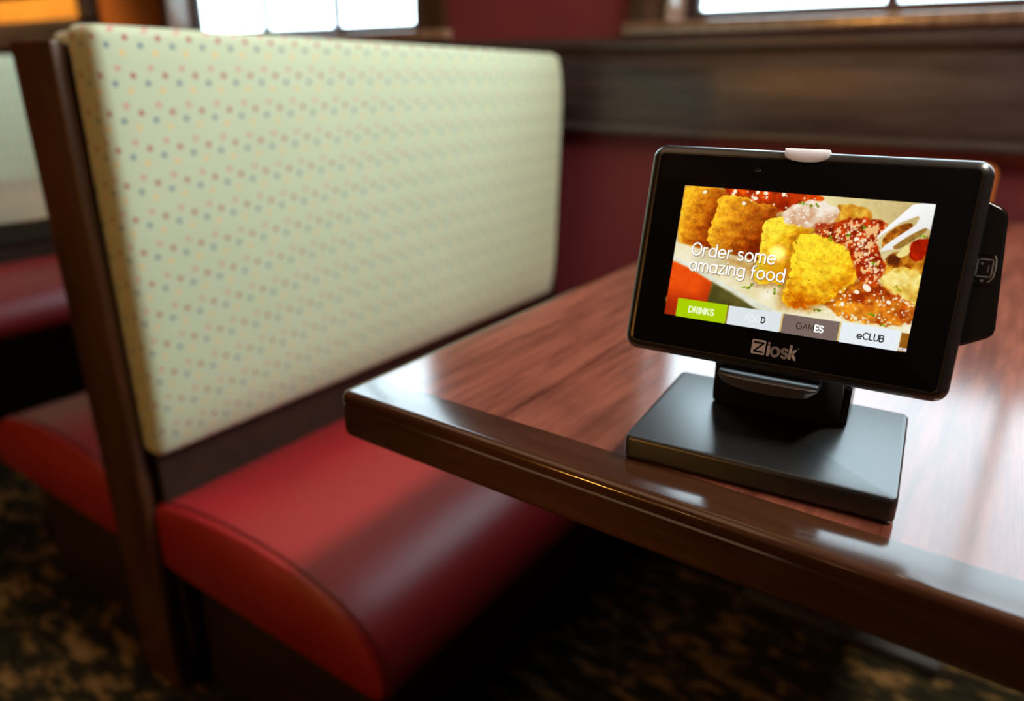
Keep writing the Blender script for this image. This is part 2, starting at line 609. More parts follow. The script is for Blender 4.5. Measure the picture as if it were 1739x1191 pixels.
def booth(cx, y0, y1, label, sides):
    """double-sided bench: wooden core, and on each side a base, a seat and a back cushion"""
    root = empty('booth_bench', (cx, (y0 + y1) / 2, 0), label, 'bench', group=None)
    L = (y1 - y0) / 2
    core = bmesh.new()
    add_box(core, (-0.046, -L + .001, 0.0), (0.044, L, 1.046), 0.002)
    add_box(core, (-0.056, -L - .018, 0.0), (0.056, -L, 1.0505), 0.004)
    obj('end_panel', core, M_WOODZ, root)
    for s in sides:
        # cushion back: local frame x outward
        cl_, cy_, lean = (2 * L - .066, -0.0315, 1.3) if s > 0 else (2 * L - .094, 0.022, 3.2)
        b = back_bm(cl_, 0.6055, 0.069)
        M = Matrix.Translation((s * 0.0805, cy_, 0.766)) @ Matrix.Rotation(math.radians(s * lean), 4, 'Y')
        if s < 0:
            M = M @ Matrix.Scale(-1, 4, (1, 0, 0))
        o = obj('back_cushion', b, M_FABRIC, root, 75)
        o.matrix_local = M
        a, b_ = sorted((s * 0.045, s * 0.073))
        obj('lower_back', box((a, -L + .01, 0.08), (b_, L - .004, 0.486)), M_BASE, root)
        st = obj('seat_cushion', seat_bm(-L - .004, L, s, s * 0.6055), M_VINYL, root, 50)
        obj('piping', piping_bm(-L + .009, s, s * 0.6055), M_PIPING, st)
        a, b_ = sorted((s * 0.073, s * 0.490))
        obj('base', box((a, -L + .035, 0.0), (b_, L - .01, 0.258), 0.003), M_BASE, root)
    return root


booth(-0.639, 0.111, 1.285, 'wood-ended booth bench with dotted sage back and red vinyl seat left of the walnut table', (1, -1))
booth(-2.511, 0.111, 1.285, 'booth bench with pale green back seen beyond the far table at the left edge', (1,))


# ------------------------------------------------------------------ tables
def table(cx, x_half, y0, y1, label):
    t = empty('dining_table', (cx, (y0 + y1) / 2, 0), label, 'table')
    hy = (y1 - y0) / 2
    r = 0.010
    # dark lipping all round, wide only across the two ends
    SIDE = lambda i: 0.0085 if i > 0.02 else i
    prof = [(0.040, 0.7185), (0.003, 0.7185), (0.0008, 0.721), (0.0, 0.725), (0.0, 0.7475), (0.0012, 0.7487), (0.0012, 0.7497), (0.0, 0.7508),
            (0.0004, 0.7552), (0.0018, 0.7582), (0.0042, 0.7597), (0.0075, 0.760), (0.040, 0.760)]
    loops = [[(x, y, z) for x, y in rrect(x_half - SIDE(i), hy - i, max(r - i, 0.0006), 6)] for i, z in prof]
    obj('edge_band', loft(loops, closed=True), M_EDGE, t, 40)
    obj('tabletop', box((-x_half + .0085, -hy + .040, 0.7185), (x_half - .0085, hy - .040, 0.760)), M_VENEER, t)
    ped = bmesh.new()
    add_box(ped, (-0.04, 0.40, 0.03), (0.04, 0.48, 0.70), 0.01)
    obj('pedestal', ped, M_METAL, t)
    obj('foot_plate', box((-0.18, 0.24, 0.0), (0.18, 0.62, 0.03), 0.008), M_METAL, t)
    obj('top_plate', box((-0.18, 0.26, 0.70), (0.18, 0.60, 0.7187), 0.004), M_METAL, t)
    return t


table(0.315, 0.315, 0.0, 1.285, 'walnut dining table with dark edge band carrying the black tablet')
table(-1.335, 0.315, 0.0, 1.285, 'wooden dining table behind the booth end panel at the left edge')

# ------------------------------------------------------------------ small wooden holder behind the tablet
cd = empty('menu_holder', (0.337, 1.20, 0.76), 'honey-coloured wooden holder standing at the wall behind the tablet', 'holder', 0.0)
obj('back_board', loft([[(x, 0.024 + s, z) for x, z in [(px, pz + .052) for px, pz in rrect(0.058, 0.050, 0.02, 6)]] for s in (-0.005, 0.005)]), M_CADDY, cd)
obj('foot', box((-0.058, -0.03, 0.0), (0.058, 0.045, 0.025), 0.004), M_CADDY, cd)

# ------------------------------------------------------------------ the ordering tablet and its stand
TY = math.radians(5.75)
tab = empty('ordering_tablet', (0.3305, 0.114, 0.76), 'black tabletop ordering tablet with bright food picture on a square stand', 'tablet', TY)

# stand
sb = rloft([(0.083, 0.064, 0.003, 0.0), (0.0855, 0.0672, 0.004, 0.0008), (0.0865, 0.0685, 0.005, 0.003), (0.0865, 0.0685, 0.005, 0.0150),
            (0.0861, 0.0681, 0.005, 0.0166), (0.0852, 0.0672, 0.0045, 0.0176), (0.0838, 0.0658, 0.004, 0.018)])
base = obj('stand_base', sb, M_DARKGREY, tab, 30)
# dock: leaning block with flared side cheeks
dk = bmesh.new()
front, topf, topb, back = (0.020, 0.018), (-0.012, 0.066), (0.030, 0.080), (0.062, 0.018)
merge(dk, prism([front, (0.012, 0.040), topf, topb, back], -0.043, 0.043, 'x'))
dock = obj('dock', dk, M_BLACK, tab, 30)
for s in (-1, 1):
    ck = bmesh.new()
    x0, x1 = sorted((s * 0.0431, s * 0.0478))
    merge(ck, prism([(0.019, 0.0185), (0.0165, 0.026), (0.016, 0.050), (0.03, 0.062), (0.058, 0.060), (0.064, 0.0185)], x0, x1, 'x'))
    bmesh.ops.bevel(ck, geom=ck.edges[:], offset=0.0012, segments=2, affect='EDGES')
    obj('cheek', ck, M_BLACK, dock)
# latch lip under the tablet's lower edge: flat lit top, bowed front
lp = bmesh.new()
n = 16
loops = []
for i in range(n + 1):
    u = -1 + 2 * i / n
    x = -0.0038 + 0.0325 * u
    d = math.sqrt(max(0.0, 1 - (abs(u)) ** 2.6))
    yf = -0.0235 - 0.0045 * d
    loops.append([(x, 0.010, 0.0612), (x, -0.0175, 0.0610), (x, yf - .0010, 0.0606), (x, yf - .0018, 0.0600), (x, yf - .0016, 0.0585), (x, yf + .002, 0.0568 - .0060 * d), (x, 0.010, 0.0500 - .002 * d)])
M_LATCH = plain('worn_grey_latch', (0.055, 0.045, 0.038), 0.3, 0.6, noise_amt=0.2, nscale=400)
M_LATCH.node_tree.nodes['Principled BSDF'].inputs['IOR'].default_value = 1.8
obj('release_latch', loft(loops), M_LATCH, dock, 40)

# head: local x right, y up, z towards the viewer
TILT = math.radians(15.45)
HC = Vector((-0.0023, -0.0078, 0.1379))
MH = Matrix.Translation(HC) @ Matrix.Rotation(math.radians(90) - TILT, 4, 'X')
MM = 0.001


def hobj(name, bm, mat, parent, smooth=35):
    o = obj(name, bm, mat, parent, smooth)
    if parent is tab:
        o.matrix_local = MH
    return o


hs = rloft([(92, 60, 8, -20), (98, 66, 9, -17), (103.2, 72.0, 9.5, -12), (104.4, 73.2, 9.5, -10), (104.4, 73.2, 9.5, -6.2), (104.1, 72.9, 9.2, -4.6), (103.2, 72.0, 8.6, -2.9), (101.6, 70.5, 7.2, -1.3),
            (99.6, 68.6, 5.4, -0.3), (98.4, 67.5, 4, 0.0), (97.6, 66.9, 3.5, -0.15)], n=8)
bmesh.ops.scale(hs, vec=(MM, MM, MM), verts=hs.verts)
housing = hobj('housing', hs, M_BEZEL, tab, 25)
gl = rloft([(97.5, 66.8, 3.5, -1.0), (97.5, 66.8, 3.5, -0.10), (97.3, 66.6, 3.4, 0.0)], n=6)
bmesh.ops.scale(gl, vec=(MM, MM, MM), verts=gl.verts)
cover = hobj('cover_glass', gl, M_PANELGLASS, tab, 25)

# white call tab wrapped over the top edge
pts = []
for i in range(13):
    a = math.pi + math.pi * i / 12
    pts.append((-1.1 + 13.6 * math.cos(a) * (1 if abs(math.cos(a)) < .98 else 1), 69.0 + 3.4 * math.sin(a)))
pts = [(-14.9, 74.1)] + [(-14.7 + .0, 70.0)] + [(-1.1 + 13.4 * math.cos(math.pi + math.pi * i / 10), 69.4 + 3.7 * math.sin(math.pi + math.pi * i / 10)) for i in range(0, 11)] + [(12.5, 70.0), (12.7, 74.1)]
ct = prism(pts, -13, 0.7, 'z')
bmesh.ops.bevel(ct, geom=[e for e in ct.edges if all(v.co.z > 0 for v in e.verts)], offset=0.5, segments=2, affect='EDGES')
bmesh.ops.scale(ct, vec=(MM, MM, MM), verts=ct.verts)
props(hobj('call_button', ct, M_WHITE, tab, 40), 'white call button on the top edge')

# camera eye
ce = bmesh.new()
bmesh.ops.create_cone(ce, cap_ends=True, segments=32, radius1=2.6, radius2=2.3, depth=0.3, matrix=Matrix.Translation((-30.2, 57.0, 0.15)))
bmesh.ops.create_uvsphere(ce, u_segments=24, v_segments=12, radius=1.5, matrix=Matrix.Translation((-30.2, 57.0, 0.1)) @ Matrix.Scale(0.45, 4, (0, 0, 1)))
bmesh.ops.scale(ce, vec=(MM, MM, MM), verts=ce.verts)
hobj('camera_lens', ce, M_PANELGLASS, tab, 40)

# ---- card reader on the right side
RD = [(96, 56), (105.0, 51.2), (111.0, 48.6), (114.2, 46.2), (116.0, 42.3), (121.4, -24.0), (120.6, -27.6), (118.2, -30.0), (106.0, -36.6), (96, -38)]
rd = bmesh.new()
merge(rd, prism(RD, -27, -11.5, 'z'))
bmesh.ops.bevel(rd, geom=[e for e in rd.edges if abs(e.verts[0].co.z - e.verts[1].co.z) < 1e-6], offset=1.3, segments=3, affect='EDGES')
bmesh.ops.scale(rd, vec=(MM, MM, MM), verts=rd.verts)
reader = hobj('card_reader', rd, M_BLACK, tab, 30)


def strokes_bm(items, z, thick, mm=MM):
    """flat lettering: each item is a polyline (open) drawn with round joins"""
    bm = bmesh.new()
    for pl in items:
        P = [Vector((p[0], p[1], 0)) for p in pl]
        h = thick / 2
        for a, b in zip(P, P[1:]):
            t = (b - a)
            if t.length < 1e-6:
                continue
            s = Vector((-t.y, t.x, 0)).normalized() * h
            bm.faces.new([bm.verts.new((q.x, q.y, z)) for q in (a - s, b - s, b + s, a + s)])
        for c in P:
            ring = [bm.verts.new((c.x + h * math.cos(2 * math.pi * k / 12), c.y + h * math.sin(2 * math.pi * k / 12), z)) for k in range(12)]
            bm.faces.new(ring)
    bmesh.ops.scale(bm, vec=(mm, mm, mm), verts=bm.verts)
    return bm


def flat_obj(name, bm, mat, parent, M=None):
    me = bpy.data.meshes.new(name)
    bm.normal_update()
    for f in bm.faces:
        if f.normal.z < 0:
            f.normal_flip()
    bm.to_mesh(me)
    bm.free()
    me.materials.append(mat)
    o = bpy.data.objects.new(name, me)
    COL.objects.link(o)
    o.parent = parent
    return o


# card symbol, arrow and slot edge on the reader; the edge's highlight is painted grey
zf = -11.35
ic = []
rr = [(109.3 + x, 11.6 + y) for x, y in rrect(4.0, 5.2, 1.0, 4)]
ic.append(rr + [rr[0]])
bmi = strokes_bm(ic, zf, 0.75)
merge(bmi, strokes_bm([[(107.3, 14.4), (107.9, 14.4)], [(107.3, 13.9), (107.9, 13.9)]], zf, 0.9))
merge(bmi, strokes_bm([[(111.2, 13.5 - .0), (111.2, 9.3)]], zf, 0.35))
tri = bmesh.new()
tri.faces.new([tri.verts.new((x * MM, y * MM, zf * MM)) for x, y in ((108.0, 4.4), (110.2, 4.4), (109.1, 2.8))])
merge(bmi, tri)
flat_obj('card_symbol', bmi, M_ICON_GLINT, reader)
merge_b = tube([(113.2, 19.5, zf - .2), (114.4, 17.2, zf), (114.9, 12, zf), (114.6, 6.5, zf), (113.4, 4.4, zf), (112.3, 3.2, zf - .2)], 0.38, 8)
bmesh.ops.scale(merge_b, vec=(MM, MM, MM), verts=merge_b.verts)
obj('slot_edge_glint', merge_b, M_ICON_GLINT, reader)
slot = box((98 * MM, 19.4 * MM, (zf - .35) * MM), (114.0 * MM, 19.7 * MM, (zf + .05) * MM))
add_box(slot, (98 * MM, 1.2 * MM, (zf - .35) * MM), (115.2 * MM, 1.5 * MM, (zf + .05) * MM))
obj('slot_line', slot, M_PANELGLASS, reader)


# ------------------------------------------------------------------ lettering (single-stroke alphabet drawn here)
def arc(cx, cy, rx, ry, a0, a1, n=18):
    return [(cx + rx * math.cos(math.radians(a0 + (a1 - a0) * i / n)), cy + ry * math.sin(math.radians(a0 + (a1 - a0) * i / n))) for i in range(n + 1)]


def G(c):
    """strokes on a grid where the cap height is 1 and the x height 0.68; returns (strokes, advance)"""
    X = 0.68
    R = X / 2
    D = {
        'O': ([arc(.46, .5, .46, .5, 0, 360, 32)], .92),
        'r': ([[(0, 0), (0, X)], arc(.27, X - .27, .27, .27, 180, 80, 8)], .32),
        'd': ([arc(R, R, R, R, 0, 360, 24), [(X, 0), (X, 1.02)]], X),
        'e': ([[(.02, R), (X, R)] + arc(R, R, R, R, 0, 318, 24)], X),
        's': ([arc(.23, .515, .215, .165, 38, 270, 12) + arc(.25, .17, .225, .18, 90, -145, 12)], .47),
        'o': ([arc(R, R, R, R, 0, 360, 24)], X),
        'm': ([[(0, 0), (0, X)], arc(.23, X - .23, .23, .23, 180, 0, 12) + [(.46, 0)], arc(.69, X - .23, .23, .23, 180, 0, 12) + [(.92, 0)]], .92),
        'a': ([arc(R, R, R, R, 0, 360, 24), [(X, 0), (X, X)]], X),
        'z': ([[(0, X), (.5, X), (0, 0), (.52, 0)]], .52),
        'i': ([[(0, 0), (0, X)], [(0, .94), (0, .95)]], 0.0),
        'n': ([[(0, 0), (0, X)], arc(.28, X - .28, .28, .28, 180, 0, 12) + [(.56, 0)]], .56),
        'g': ([arc(R, R, R, R, 0, 360, 24), [(X, X), (X, -.03)] + arc(R, -.03, R, .28, 0, -150, 12)], X),
        'f': ([[(.14, 0), (.14, .78)] + arc(.36, .78, .22, .22, 180, 85, 8), [(0, .62), (.34, .62)]], .36),
        'k': ([[(0, 0), (0, 1)], [(0, .28), (.42, X)], [(.17, .42), (.46, 0)]], .46),
        'D': ([[(0, 0), (0, 1), (.25, 1)] + arc(.25, .5, .42, .5, 90, -90, 16) + [(0, 0)]], .67),
        'R': ([[(0, 0), (0, 1), (.3, 1)] + arc(.3, .74, .26, .26, 90, -90, 10) + [(0, .48)], [(.28, .48), (.56, 0)]], .58),
        'I': ([[(0, 0), (0, 1)]], 0.0),
        'N': ([[(0, 0), (0, 1), (.62, 0), (.62, 1)]], .62),
        'K': ([[(0, 0), (0, 1)], [(.56, 1), (0, .42)], [(.2, .6), (.58, 0)]], .58),
        'S': ([arc(.3, .75, .27, .25, 30, 270, 12) + arc(.3, .25, .29, .25, 90, -150, 12)], .6),
        'F': ([[(0, 0), (0, 1), (.5, 1)], [(0, .52), (.45, .52)]], .5),
        'G': ([arc(.45, .5, .45, .5, 45, 360, 24) + [(.5, .5)]], .9),
        'A': ([[(0, 0), (.38, 1), (.76, 0)], [(.14, .34), (.62, .34)]], .76),
        'M': ([[(0, 0), (0, 1), (.4, .3), (.8, 1), (.8, 0)]], .8),
        'E': ([[(.5, 1), (0, 1), (0, 0), (.5, 0)], [(0, .52), (.44, .52)]], .5),
        'C': ([arc(.45, .5, .45, .5, 45, 315, 22)], .78),
        'L': ([[(0, 1), (0, 0), (.46, 0)]], .46),
        'U': ([[(0, 1), (0, .3)] + arc(.3, .3, .3, .3, 180, 360, 12) + [(.6, 1)]], .6),
        'B': ([[(0, 0), (0, 1), (.28, 1)] + arc(.28, .76, .24, .24, 90, -90, 10) + [(0, .52)], [(.28, .52)] + arc(.3, .26, .27, .26, 90, -90, 10) + [(0, 0)]], .57),
        'Z': ([[(0, 1), (.6, 1), (0, 0), (.62, 0)]], .62),
    }
    return D[c]


def word(text, x, y, size, gap=0.2, width=None):
    """strokes of a word with its baseline at (x, y); width squeezes it to fit"""
    out, pen = [], 0.0
    for ch in text:
        if ch == ' ':
            pen += 0.42
            continue
        st, adv = G(ch)
        out += [[(pen + px, py) for px, py in s] for s in st]
        pen += adv + gap
    pen -= gap
    sx = (width / pen) if width else size
    return [[(x + px * sx, y + py * size) for px, py in s] for s in out]


# logo below the screen
lg = bmesh.new()
sq = [(-9.6 + x, -57.3 + y) for x, y in rrect(4.5, 4.9, 0.9, 4)]
lg.faces.new([lg.verts.new((x * MM, y * MM, 0.06 * MM)) for x, y in sq])
merge(lg, strokes_bm(word('iosk', -3.0, -61.6, 8.4, 0.27, 17.2), 0.06, 1.75))
merge(lg, strokes_bm([arc(15.6, -54.2, .35, .35, 0, 360, 10)], 0.06, 0.3))
logo = flat_obj('logo', lg, M_LOGO, cover)
flat_obj('logo_letter', strokes_bm([[(-12.6, -54.3), (-6.5, -54.3), (-12.2, -60.4), (-6.6, -60.4)]], 0.10, 1.15), M_PANELGLASS, logo)


# ------------------------------------------------------------------ the picture on the screen
def screen_picture():
    W_, H_ = 154.0, 90.8
    nx, ny = 520, 306
    xs = np.linspace(-W_ / 2, W_ / 2, nx)
    ys = np.linspace(-H_ / 2, H_ / 2, ny)
    Xg, Yg = np.meshgrid(xs, ys)
    rng = np.random.default_rng(7)

    def vnoise(scale, seed, ax=1.0, ay=1.0):
        g = np.random.default_rng(seed)
        u, v = Xg / scale * ax + 200.3, Yg / scale * ay + 200.7
        iu, iv = np.floor(u).astype(int), np.floor(v).astype(int)
        fu, fv = u - iu, v - iv
        fu, fv = fu * fu * (3 - 2 * fu), fv * fv * (3 - 2 * fv)
        T = g.random((512, 512))
        a, b = T[iv % 512, iu % 512], T[iv % 512, (iu + 1) % 512]
        c, d = T[(iv + 1) % 512, iu % 512], T[(iv + 1) % 512, (iu + 1) % 512]
        return (a * (1 - fu) + b * fu) * (1 - fv) + (c * (1 - fu) + d * fu) * fv

    def fbm(scale, seed, **k):
        return (vnoise(scale, seed, **k) + .5 * vnoise(scale / 2, seed + 1, **k) + .25 * vnoise(scale / 4, seed + 2, **k) + .13 * vnoise(scale / 8, seed + 3, **k)) / 1.88

    def smooth_poly(P, it=2):
        P = [np.array(p, float) for p in P]
        for _ in range(it):
            Q = []
            for a, b in zip(P, P[1:] + P[:1]):
                Q += [a * .75 + b * .25, a * .25 + b * .75]
            P = Q
        return np.array(P)

    def sdf(P, wob=0.0, wscale=3.0, seed=1, it=2):
        """signed distance to a polygon, positive inside, with a wobbly rim"""
        P = smooth_poly(P, it) if it else np.array(P, float)
        px = Xg + (wob * (fbm(wscale, seed) - .5) * 2 if wob else 0)
        py = Yg + (wob * (fbm(wscale, seed + 50) - .5) * 2 if wob else 0)
        best = np.full(px.shape, 1e9)
        ins = np.zeros(px.shape, bool)
        for a, b in zip(P, np.roll(P, -1, 0)):
            e = b - a
            L2 = max(e @ e, 1e-9)
            t = np.clip(((px - a[0]) * e[0] + (py - a[1]) * e[1]) / L2, 0, 1)
            best = np.minimum(best, np.hypot(px - a[0] - t * e[0], py - a[1] - t * e[1]))
            c = (a[1] > py) != (b[1] > py)
            if abs(e[1]) > 1e-9:
                ins ^= c & (px < e[0] * (py - a[1]) / e[1] + a[0])
        return np.where(ins, best, -best)

    img = np.zeros((ny, nx, 3))
    def put(mask, col):
        m = np.clip(mask, 0, 1)[..., None]
        img[:] = img * (1 - m) + (np.array(col, float) if np.ndim(col) == 1 else col) * m

    def grad(a, b, t):
        t = np.clip(t, 0, 1)[..., None]
        return np.array(a, float) * (1 - t) + np.array(b, float) * t

    # soft plate and background
    put(np.ones_like(Xg), grad((233, 226, 190), (196, 178, 130), (Xg + 10) / 90))
    put(np.clip((Yg - 22) / 12, 0, 1) * np.clip((Xg - 8) / 20, 0, 1), grad((222, 205, 150), (188, 168, 122), (Xg - 20) / 50))

    sauce_top = [(-50.6, 48), (-17.9, 48), (13, 47), (14, 42.2), (3.6, 40.3), (-5.1, 32.1), (-21.9, 33.8), (-31.2, 38.4), (-49, 41.3)]
    r1 = [(-77.5, 45.9), (-65.4, 46), (-49.7, 45.4), (-47.9, 41.4), (-48.1, 26), (-50.5, 6.8), (-55, 3.1), (-73.4, 4.3), (-76.1, 7.5), (-77, 19.9), (-77.1, 36.8)]
    r2 = [(-52.2, 39.0), (-49.3, 40.6), (-40.3, 42.5), (-31.2, 39.4), (-22.3, 36.9), (-12.4, 36.6), (-13, 28.2), (-18.1, 23.3), (-18.0, 9.3), (-20.2, -3), (-33.2, -2.0), (-53.2, 5.6), (-56, 12), (-54, 22.2), (-53.4, 31), (-52.6, 36.7)]
    plate = [(-79, 7.2), (-73.4, 4.8), (-52.6, 3.3), (-20.2, -0.6), (0.7, -13.1), (24.5, -22.5), (53.8, -25.4), (80.5, -22.2), (80.4, -46), (16.7, -48), (-14.7, -46), (-16, -33.5), (-46.7, -19.5), (-79, -5.2)]
    rim = [(-79.0, -3.0), (-63.1, -8.2), (-38.9, -18.0), (-15.5, -27.5), (-2, -31), (6, -34), (-8, -36), (-19.3, -31.7), (-40.4, -23.0), (-62.4, -13.2), (-79, -7.4)]
    orange = [(-80, -6.5), (-62.8, -11.4), (-47.3, -18.6), (-46.5, -26.2), (-47.6, -48), (-80, -48)]
    green = [(-47.3, -18.6), (-32.6, -24.2), (-15.1, -32.6), (-8.1, -36), (-8, -48), (-49.4, -48), (-48, -26.8)]
    r3 = [(-20.4, 24.5), (-19.6, 27.0), (-16.6, 28.3), (-8.7, 30.7), (-1, 27.2), (10.5, 27.8), (11.4, 21.5), (3, 14.9), (2.2, 2.1), (1.7, -6.5), (-0.4, -13.2), (-13.6, -15.5), (-18.6, -15.2), (-20.9, -12.0), (-21.2, -2.9), (-19.4, 7.1), (-20.8, 18.9)]
    cap3 = [(-6.3, 36.3), (0.6, 41.2), (13.5, 41.6), (24.6, 38.9), (24.8, 31.7), (15.9, 25.8), (10.3, 23.7), (-6.5, 24.7), (-8.4, 30.9)]
    r5 = [(20.4, 40.7), (32.8, 41.2), (41.5, 39.8), (44.8, 33.6), (39.4, 27.1), (23.1, 27.8)]
    r4 = [(2.0, 16.8), (2.8, 19.6), (6.0, 20.6), (13.1, 21), (23.1, 20.2), (31, 16.5), (37.2, 10.3), (42.3, 2.7), (41.9, -5.6), (33, -16), (22.6, -23.8), (15.2, -27.3), (5, -27.6), (1.2, -27.2), (-0.8, -24.0), (-0.2, -19.5), (1.0, -8), (2.2, -2), (0.6, 3), (2.2, 8), (0.2, 12.6)]
    sauce = [(9.4, 21.1), (18.2, 25.6), (27.1, 30.4), (34.2, 33.4), (44.3, 34.4), (53.4, 32.4), (53, 26.3), (48.5, 19.9), (52.7, 12.2), (57.3, 4.6), (54.4, -5.9), (46.9, -9.3), (40.6, -1.4), (36.4, 8.4), (30.8, 15), (23, 19.2)]
    chunk1 = [(54.4, -0.6), (61.5, 4.8), (69.1, 7.2), (79, 1.2), (79, -17.7), (68.3, -15), (57.2, -8.3)]
    chunk2 = [(54.8, 4.6), (58.6, 15.1), (70.1, 17.3), (79, 24.9), (79, 15.2), (79, 1.2), (66.7, 3.9), (58.7, -2.2)]
    red2 = [(67.2, 22.1), (78.5, 26.4), (78.5, 16.1), (74.4, 9.7), (68.4, 11.2)]
    glaze = [(24.3, -22.4), (33, -14), (40.2, -6.6), (48.2, -2.6), (56.2, -4.6), (66.3, -12), (79, -14.7), (79, -27.7), (65.6, -31.2), (49.8, -31.1), (35.5, -30.8)]
    amber = [(51.5, 18.3), (53.4, 26.5), (65.2, 34.2), (68.5, 30.4), (61.9, 20.4), (55.7, 14.2)]

    put(sdf(sauce_top, 2, 5, 11) / 1.2 + .3, grad((120, 28, 6), (226, 96, 20), fbm(7, 12) * 1.5 - .2))
    for P, sd, lo, hi in ((r1, 21, (132, 52, 2), (244, 176, 52)), (r2, 31, (124, 46, 2), (246, 178, 54))):
        S = sdf(P, 2.4, 3.0, sd, it=1)
        x0 = min(p[0] for p in P); x1 = max(p[0] for p in P)
        rid = 0.5 + 0.5 * np.sin(Yg * 1.25 + 3 * fbm(9, sd + 5))
        t = 1.0 - 1.15 * (Xg - x0) / (x1 - x0) + 0.55 * (fbm(5, sd + 2) - .5) + .10 * rid + .32 * np.clip(1 - S / 2.4, 0, 1) + .012 * (Yg - 20)
        put(np.clip(1 + S / 3, 0, 1) * .5, (120, 54, 4))
        put(S / .8 + .4, grad(lo, hi, t))
    put(sdf(plate, .8, 6, 41) / 1.5 + .5, grad((206, 186, 130), (246, 240, 214), .62 + .9 * (fbm(8, 42) - .5) + (Yg + 20) * -.004))
    put(np.clip(sdf([(-62, 3), (-52, 5), (-20, -1), (-14, -15), (-24, -12), (-45, -2)], 2, 6, 45) / 6, 0, .75), (205, 150, 80))
    put(sdf(rim, .4, 8, 43) / 1.0 + .5, grad((198, 200, 178), (236, 236, 220), fbm(6, 44)))
    put(sdf(orange, .5, 8, 51, it=0) / 1.6 + .5, grad((128, 40, 12), (226, 92, 26), .2 + .9 * fbm(14, 52) + (Yg + 28) * .018))
    put(sdf(green, .5, 8, 53, it=0) / 2.2 + .5, grad((52, 52, 20), (118, 110, 60), fbm(12, 54)))
    S = sdf(r5, 1.2, 4, 61); put(S / 1.0 + .4, grad((176, 112, 30), (226, 176, 78), fbm(4, 62) * 1.6 - .3))
    S = sdf(r3, 2.0, 3.0, 71, it=1)
    t = .62 - .7 * (Xg + 20) / 32 + .25 * (Yg - 5) / 20 + .8 * (fbm(5, 72) - .5) + .5 * np.clip(1 - S / 2.5, 0, 1) + .3
    put(np.clip(1 + S / 4, 0, 1) * .5, (130, 62, 4))
    put(S / .8 + .4, grad((200, 118, 4), (250, 214, 74), t))
    S = sdf(cap3, 2.2, 4, 81); put(S / 1.2 + .4, grad((188, 140, 108), (240, 224, 204), fbm(5, 82) * 1.5 - .15 + (Yg - 32) * .03))
    put(np.clip(sdf([(10, 27), (18, 29), (28, 32), (26, 26), (12, 21)], 1.5, 3, 85) / 2, 0, .9), (150, 52, 18))
    S = sdf(chunk2, 1.4, 4, 91); put(S / .9 + .4, grad((146, 76, 12), (232, 178, 70), fbm(5, 92) * 1.6 - .3))
    S = sdf(chunk1, 1.8, 4, 95); put(S / .9 + .4, grad((206, 156, 60), (246, 226, 150), fbm(5, 96) * 1.7 - .3))
    put(sdf([(56, 13), (63, 15), (66, 8), (60, 4), (56, 6)], 1.5, 3, 97) / 1.5, (104, 52, 16))
    S = sdf(glaze, 2.0, 4, 101); put(S / 1.2 + .4, grad((146, 58, 10), (228, 154, 52), fbm(6, 102) * 1.9 - .45))
    S = sdf(r4, 2.2, 2.6, 111, it=1)
    rid = 0.5 + 0.5 * np.sin(Yg * 1.15 + 4 * fbm(10, 115))
    t = .60 + .30 * np.sin((Xg - 2) / 40 * 3.0) - .012 * (Xg - 18) + .02 * (Yg + 3) + .75 * (fbm(4.2, 112) - .5) + .13 * (rid - .5) + .38 * np.clip(1 - S / 2.4, 0, 1)
    t -= .8 * np.clip((-Yg - 17 - .3 * (Xg - 14)) / 12, 0, 1) * np.clip((Xg - 3) / 8, 0, 1)
    put(np.clip(1 + S / 5, 0, 1) * .55, (150, 80, 8))
    put(S / .7 + .4, grad((184, 98, 2), (252, 206, 62), t))
    S = sdf(sauce, 2.2, 4, 121)
    put(S / .9 + .4, grad((108, 26, 4), (202, 84, 24), fbm(4.5, 122) * 1.7 - .35))
    put((S / 1.5 + .3) * np.clip((fbm(2.2, 124, ax=1.0) - .57) * 9, 0, .8) * np.clip((30 - np.abs(Xg - 34)) / 12, 0, 1), (232, 178, 128))
    S = sdf(red2, 1.2, 3, 131); put(S / .8 + .4, grad((120, 22, 4), (190, 56, 14), fbm(3, 132)))
    S = sdf(amber, .6, 3, 133); put(S / .6 + .4, grad((110, 56, 10), (206, 140, 52), fbm(3, 134) * 1.6 - .3))
    # fork
    fork = [(48.1, 21.1), (50.2, 25.7), (57.7, 34.9), (65.2, 44.5), (79, 47), (79, 29.4), (74.4, 30.8), (68.4, 25.1), (64, 19.6), (59.2, 16.3), (51.9, 14), (53.9, 18), (61.2, 25.3), (68.5, 32), (70, 36.6), (68.9, 37.7), (59.9, 32.6), (52.9, 25.9)]
    slot2 = [(57.7, 16.9), (61.9, 21.4), (68, 27), (74.4, 31.4), (75.4, 29.6), (68.9, 22.6), (61.9, 16.2)]
    S = sdf(fork, 0, 1, 1, it=0); put(S / .5 + .5, grad((196, 194, 190), (246, 246, 246), .95 - (Xg - 50) / 60 + .02 * (Yg - 25)))
    S = sdf(slot2, 0, 1, 1, it=1); put(S / .5 + .5, (150, 118, 60))
    put(sdf([(60, 13), (67, 21), (69, 15), (64, 11)], .8, 2, 141) / .6 + .2, (232, 212, 140))

    # crumbs of white cheese, herb flecks and dark specks
    def blob(x, y, r, col, a=1.0, ar=1.0, ang=0.0):
        c, s = math.cos(ang), math.sin(ang)
        dx, dy = Xg - x, Yg - y
        d = np.hypot((dx * c + dy * s), (-dx * s + dy * c) * ar)
        put(np.clip((r - d) / .45 + .5, 0, 1) * a, col)
